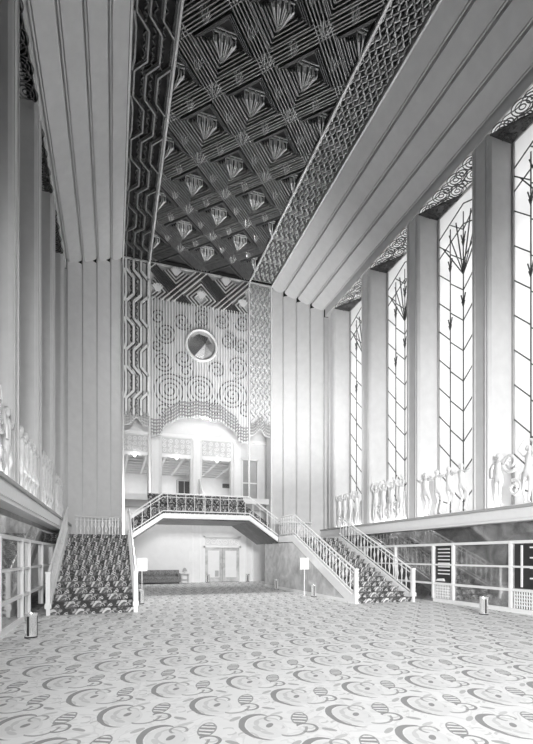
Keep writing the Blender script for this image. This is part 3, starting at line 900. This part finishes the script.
cm = MB().box(C - LW, C + LW, YM + .35, 34.0, 7.85, 8.0)
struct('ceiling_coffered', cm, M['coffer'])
for i in range(9):
    trim(MB().box(C - LW, C + LW, 27.1 + i * .85, 27.25 + i * .85, 7.62, 7.86), M['white'])
for i in range(12):
    x = C - 6 + i * 1.1
    trim(MB().box(x - .07, x + .07, YM + .36, 34.0, 7.64, 7.86), M['white'])
# scalloped valances with small lamps in the heads of the openings
def wherelab(i): return ['at the far left of the mezzanine', 'over the left mezzanine opening', 'over the right mezzanine opening'][i]
for i, (a, b) in enumerate(op[:3]):
    t = Thing('valance', 'pale scalloped valance ' + wherelab(i), 'valance', ((a + b) / 2, YM, 7.5), 'scalloped valances over the mezzanine openings')
    n = 24; poly = [(a, 7.56), (a, 7.4)]
    for j in range(n + 1):
        u = j / n; poly.append((a + (b - a) * u, 7.40 - .07 * abs(math.sin(u * PI * 5))))
    poly += [(b, 7.56)]
    t.part('cloth', MB().prism(poly, 'y', YM - .03, YM - .0), M['screenfin'])
    x = (a + b) / 2
    l = Thing('hanging_lamp', 'small glowing heart shaped lamp hanging ' + wherelab(i), 'lamp', (x, YM - .15, 7.2), 'small lamps at the mezzanine openings')
    l.part('shade', MB().lathe([(.01, -.13), (.06, -.07), (.11, .0), (.12, .06), (.06, .1), (.02, .11)], x, YM - .15, 14, 7.36), M['lampglow'])
    l.part('bracket', MB().bar((x, YM - .15, 7.46), (x, YM - .15, 7.57), .02, .02).bar((x, YM - .16, 7.57), (x, YM - .03, 7.57), .02, .02), M['white'])
# grey niche door at right
dr = Thing('door_1', None, None, (C + 3.3, YM, 5.07), None, 'structure')
a, b = op[3]
dr.part('panel', MB().box(a, b, YM + .06, YM + .12, 5.07, 8.3 - .8), M['grey'])
dr.part('frame', MB().box(a - .07, a, YM - .04, YM + .1, 5.07, 7.6).box(b, b + .07, YM - .04, YM + .1, 5.07, 7.6).box(a - .07, b + .07, YM - .04, YM + .1, 7.5, 7.6).box(a, b, YM + .03, YM + .07, 6.1, 6.18), M['white'])
t = Thing('cabinet', 'small dark glass fronted cabinet seen through the left mezzanine opening', 'cabinet', (C - 1.5, 33.7, 5.07))
cx0 = pix(177, 480, 33.6)[0]; cx1 = pix(191, 480, 33.6)[0]
t.part('body', MB().box(cx0, cx1, 33.5, 34.0, 5.07, 7.35), M['grey'])
t.part('door', MB().box(cx0 + .1, (cx0 + cx1) / 2 - .03, 33.46, 33.5, 5.3, 7.2), M['black']); t.part('door', MB().box((cx0 + cx1) / 2 + .03, cx1 - .1, 33.46, 33.5, 5.3, 7.2), M['black'])
vx, vz = pix(227, 486, 33.95)
t = Thing('vent', 'dark rectangular vent on the wall seen through the right mezzanine opening', 'vent', (vx, 33.95, vz - .18))
t.part('recess', MB().box(vx - .35, vx + .35, 33.95, 34.0, vz - .16, vz + .16), M['black'])
m = MB()
for k in range(5): m.box(vx - .35, vx + .35, 33.93, 33.95, vz - .13 + k * .06, vz - .115 + k * .06)
t.part('louvres', m, M['grey'])

# ------------------------------------------------------------------ lobby under the bridge
YW = 29.0
struct('wall_back', MB().box(C - LW, C + .95, YW, YW + .2, 0, 4.75).box(C + 3.45, C + LW, YW, YW + .2, 0, 4.75).box(C + .95, C + 3.45, YW, YW + .2, 3.0, 4.75), M['wallpaint'])
for x in (C + .25, C + .75, C + 3.8, C + 4.3):
    trim(MB().box(x - .05, x + .05, YW - .06, YW, 0, 4.7), M['white'])
d = Thing('door_2', None, None, (C + 2.2, YW, 0), None, 'structure')
xa, xb = C + .95, C + 3.45
d.part('frame', MB().box(xa, xa + .1, YW, YW + .15, 0, 3).box(xb - .1, xb, YW, YW + .15, 0, 3).box(xa, xb, YW, YW + .15, 2.25, 2.35).box(xa, xb, YW, YW + .15, 2.92, 3), M['white'])
for k in range(2):
    a = xa + .1 + k * (xb - xa - .2) / 2; b = a + (xb - xa - .2) / 2
    lf = d.part('door_leaf', MB().box(a + .01, b - .01, YW + .05, YW + .1, .02, 2.25), M['marblelight'])
    d.part('raised_panel', MB().box(a + .2, b - .2, YW + .03, YW + .05, .3, 2.05), M['wallpaint'], lf)
    d.part('door_handle', MB().box((b - .12) if k == 0 else a + .08, (b - .08) if k == 0 else a + .12, YW - .02, YW + .05, .95, 1.25), M['chrome'], lf)
    if k == 0: d.part('push_plate', MB().box(b - .5, b - .25, YW + .015, YW + .03, .35, .75), M['grey'], lf)
tg = MB()
for k in range(6):
    tg.tube([(p[0], YW + .06, p[1]) for p in spiral(xa + .3 + k * .38, 2.63, .2, .05, 1.5, k)], .025, 6)
d.part('transom_scrolls', tg, M['silver']); d.part('transom_back', MB().box(xa, xb, YW + .09, YW + .12, 2.35, 2.95), M['screenback'])

# sofa
sx0, sx1, sy = 1.45, 3.95, 28.1
t = Thing('sofa', 'long low grey upholstered sofa under the bridge by the lobby wall', 'sofa', ((sx0 + sx1) / 2, sy, 0))
t.part('base', MB().box(sx0, sx1, sy, sy + .8, .08, .26), M['sofa'])
m = MB()
for x in (sx0 + .08, sx1 - .14):
    for y in (sy + .06, sy + .68): t.part('foot', MB().box(x, x + .06, y, y + .06, 0, .08), M['black'])
for k in range(3):
    w = (sx1 - sx0 - .36) / 3; a = sx0 + .18 + k * w
    t.part('seat_cushion', MB().prism([(sy - .03, .26), (sy - .05, .34), (sy - .02, .43), (sy + .6, .45), (sy + .6, .26)], 'x', a + .01, a + w - .01), M['sofa'])
    t.part('back_cushion', MB().prism([(sy + .5, .44), (sy + .46, .6), (sy + .55, .8), (sy + .74, .8), (sy + .74, .44)], 'x', a + .01, a + w - .01), M['sofa'])
for a in (sx0, sx1 - .17): t.part('arm', MB().prism([(sy - .02, .26), (sy - .02, .56), (sy + .06, .62), (sy + .78, .62), (sy + .78, .26)], 'x', a, a + .17), M['sofa'])
t.part('backrest', MB().box(sx0, sx1, sy + .72, sy + .84, .26, .82), M['sofa'])
tx = 4.25
t = Thing('side_table', 'small pale side table at the right end of the sofa', 'side table', (tx, 28.4, 0))
t.part('top', MB().box(tx - .26, tx + .26, 28.15, 28.67, .56, .6), M['wood'])
t.part('shelf', MB().box(tx - .22, tx + .22, 28.2, 28.62, .22, .25), M['wood'])
for a in (-.23, .19):
    for y in (28.18, 28.6): t.part('leg', MB().box(tx + a, tx + a + .04, y, y + .04, 0, .56), M['wood'])
t = Thing('table_lamp', 'small table lamp with cone shade standing on the side table', 'lamp', (tx, 28.4, .6))
t.part('base', MB().lathe([(.08, 0), (.08, .015), (.02, .04), (.015, .2)], tx, 28.4, 16, .6), M['chrome'])
t.part('lamp_shade', MB().lathe([(.16, .17), (.155, .175), (.06, .36), (.05, .36)], tx, 28.4, 20, .6), M['grey'])
# picture boards on the lobby wall
px_, pz_ = pix(193, 556.5, YW)
t = Thing('notice_board', 'white framed notice board on the lobby wall right of the sofa', 'notice board', (px_, YW - .03, pz_ - .3))
t.part('frame', MB().box(px_ - .27, px_ + .27, YW - .04, YW, pz_ - .32, pz_ + .32), M['white']); t.part('card', MB().box(px_ - .22, px_ + .22, YW - .05, YW - .04, pz_ - .27, pz_ + .27), M['paper'])

# sign stands beside the stairs
for x, y, lab in ((C + 3.2, 17.9, 'white card sign on a thin post against the right stair wall'), (C - 3.55, 17.9, 'white card sign on a thin post against the left stair wall')):
    t = Thing('sign_stand', lab, 'sign', (x, y, 0), 'card signs on posts')
    t.part('base', MB().lathe([(.17, 0), (.17, .02), (.03, .04)], x, y, 20), M['chrome'])
    t.part('post', MB().tube([(x, y, .03), (x, y, 1.15)], .018, 8), M['white'])
    f = t.part('frame', MB().box(x - .2, x + .2, y - .025, y + .02, 1.12, 1.62), M['white'])
    t.part('card', MB().box(x - .165, x + .165, y - .032, y - .024, 1.155, 1.585), M['paper'], f)

# chrome sand urns
def urn_root(x, y, lab, cp=None):
    if cp is None:
        t = Thing('sand_urn', lab, 'urn', (x, y, 0), 'chrome cylindrical sand urns')
        t.part('base', MB().lathe([(.124, 0), (.124, .03), (.11, .03)], x, y, 28), M['black'])
        t.part('body', MB().lathe([(.115, .03), (.115, .46), (.12, .47)], x, y, 28), M['chrome'])
        for a in (-1.9, .3): t.part('dark_reflection', MB().bar((x + .113 * math.cos(a), y + .113 * math.sin(a), .05), (x + .113 * math.cos(a), y + .113 * math.sin(a), .45), .045, .02, (math.cos(a), math.sin(a), 0)), M['black'])  # black bars stand for dark reflections on the chrome body
        t.part('rim', MB().lathe([(.115, .465), (.128, .47), (.128, .51), (.10, .51), (.095, .48)], x, y, 28), M['chrome'])
        t.part('sand', MB().lathe([(.005, .485), (.095, .485), (.095, .49), (.005, .495)], x, y, 20), M['grey'])
        return t.o
    o = copy_tree(cp); o.location = (x, y, 0); o['label'] = lab; return o
u0 = urn_root(-1.62, 10.5, 'chrome sand urn at the left edge in front of the left staircase')
urn_root(10.2, 10.4, 'chrome sand urn standing alone by the right wall panels', u0)
urn_root(.93, 16.6, 'chrome sand urn beside the inner side of the left staircase', u0)
urn_root(7.95, 17.25, 'chrome sand urn below the card sign at the right stair wall', u0)
urn_root(7.9, 21.7, 'chrome sand urn at the far end of the right stair wall', u0)
urn_root(5.75, 28.6, 'chrome sand urn against the lobby wall left of the double door', u0)
urn_root(8.4, 28.6, 'chrome sand urn against the lobby wall right of the double door', u0)

# display case and mirror niche in the right wall, grilles below
def case(s, ya, yb, lab, bars):
    xw = C + s * LW
    t = Thing('display_case', lab, 'display case', (xw, (ya + yb) / 2, .72), 'wall display cases')
    t.part('back', MB().box(xw - s * .012, xw - s * .004, ya + .07, yb - .07, .74, 2.06), M['black'])
    if yb - ya > 1.5: t.part('inner_post', MB().box(xw - s * .05, xw - s * .012, yb - .36, yb - .31, .78, 2.02), M['white'])
    for k in range(bars):
        z = 1.05 + k * (.9 / max(1, bars - 1)); o_ = 0 if k % 2 else .12
        if yb - ya > 1.5: t.part('shelf', MB().box(xw - s * .05, xw - s * .012, yb - .62 - (yb - ya) * .2, yb - .62, z - .022, z + .022), M['white'])
        else: t.part('shelf', MB().box(xw - s * .05, xw - s * .012, ya + .12, yb - .22, z - .02, z + .02), M['white'])  # narrow niche: white bars stand for stripes reflected in the dark mirror
        if yb - ya > 1.5: t.part('shelf', MB().box(xw - s * .05, xw - s * .012, ya + .25, ya + .25 + (yb - ya) * .38 - o_, z - .085, z - .035), M['white'])
    t.part('leaflet', MB().prism([((ya + yb) / 2 - .1, .78), ((ya + yb) / 2 + .35, .78), ((ya + yb) / 2 + .25, .86), ((ya + yb) / 2 - .05, .88)], 'x', xw - s * .06, xw - s * .012), M['paper'])
case(1, 8.16, 10.54, 'dark wall case with white shelf strips at the right edge', 4)
case(1, 13.11, 14.04, 'narrow dark mirror niche with white strips for reflections near the right stair foot', 8)
def grille(s, ya, yb, lab):
    xw = C + s * LW
    t = Thing('vent_grille', lab, 'vent grille', (xw, (ya + yb) / 2, .13), 'wall grilles below the lower rail')
    t.part('back', MB().box(xw - s * .01, xw - s * .003, ya + .06, yb - .06, .14, .64), M['black'])
    m = MB(); n = int((yb - ya - .15) / .085)
    for i in range(n + 1):
        y = ya + .08 + i * (yb - ya - .16) / n
        m.box(xw - s * .035, xw - s * .01, y - .014, y + .014, .14, .64)
    t.part('bars', m, M['white'])
    m = MB()
    for i in range(n):
        y = ya + .08 + (i + .5) * (yb - ya - .16) / n
        for z in (.24, .34, .44, .54): m.bar((xw - s * .02, y - .035, z - .03), (xw - s * .02, y + .035, z + .03), .02, .016, (1, 0, 0))
    t.part('lattice', m, M['white'])
grille(1, 8.16, 10.54, 'white lattice grille under the wall case at the right edge')
grille(1, 13.11, 14.04, 'white barred grille under the narrow niche near the right stair foot')
grille(-1, 8.16, 10.54, 'white barred grille at the left edge under the left wall panels')

# ------------------------------------------------------------------ camera
cam = bpy.data.cameras.new('camera'); co = bpy.data.objects.new('camera', cam); COL.objects.link(co)
cam.sensor_fit = 'VERTICAL'; cam.sensor_height = 36; cam.sensor_width = 36
cam.lens = 452 / 744 * 36
cam.shift_y = (556 - 372) / 744
cam.clip_end = 200; cam.clip_start = .05
co.location = (0, 0, 1.7); co.rotation_euler = (PI / 2, 0, -math.atan(153.5 / 452))
S.camera = co

# ------------------------------------------------------------------ light
def area(name, loc, rot, sx, sy, power, spread=180):
    l = bpy.data.lights.new(name, 'AREA'); l.shape = 'RECTANGLE'; l.size = sx; l.size_y = sy; l.energy = power
    l.spread = math.radians(spread)
    o = bpy.data.objects.new(name, l); COL.objects.link(o); o.location = loc; o.rotation_euler = rot
    return o
area('rear_fill', (C - 3.8, -10, 5.6), (math.radians(80), 0, math.radians(-15)), 6, 2.4, 1200, 70)  # added fill far behind the camera, out of view
for s in (-1, 1):
    area('cove_light', (C + s * 6.95, 15.5, LEDGE + .06), (PI, 0, 0), .3, 14, 60)
    area('window_backlight', (C + s * 12, 15, 9), (0, math.radians(s * 90), 0), 13, 22, 2350 if s > 0 else 120)
area('lobby_light', (C, 27.2, 4.7), (0, 0, 0), 9, 2.4, 95)
area('mezzanine_light', (C, 25.6, 10.1), (0, 0, 0), 8, 1.0, 3)
area('mezzanine_room_light', (C, 30.5, 7.55), (0, 0, 0), 9, 4, 170)
area('hall_fill_up', (C + 1.8, 17, 3.9), (math.radians(140), 0, math.radians(-6)), 6, .8, 265, 80)  # added uplight hung unseen in mid-hall to brighten the far end
sl_ = bpy.data.lights.new('floor_fill_spot', 'SPOT'); sl_.energy = 2600; sl_.spot_size = math.radians(80); sl_.spot_blend = .8; sl_.shadow_soft_size = .12  # added spot that brightens the mid-hall floor
so_ = bpy.data.objects.new('floor_fill_spot', sl_); COL.objects.link(so_); so_.location = (C, 25.4, 9.6); so_.rotation_euler = (Vector((C, 14, 0)) - Vector((C, 25.4, 9.6))).to_track_quat('-Z', 'Y').to_euler()
w = bpy.data.worlds.new('world'); S.world = w; w.use_nodes = True
w.node_tree.nodes['Background'].inputs[0].default_value = (1, 1, 1, 1)
w.node_tree.nodes['Background'].inputs[1].default_value = .015
S.view_settings.view_transform = 'Standard'; S.view_settings.look = 'None'
S.view_settings.exposure = 0.22; S.view_settings.gamma = 1
S.view_settings.use_curve_mapping = False
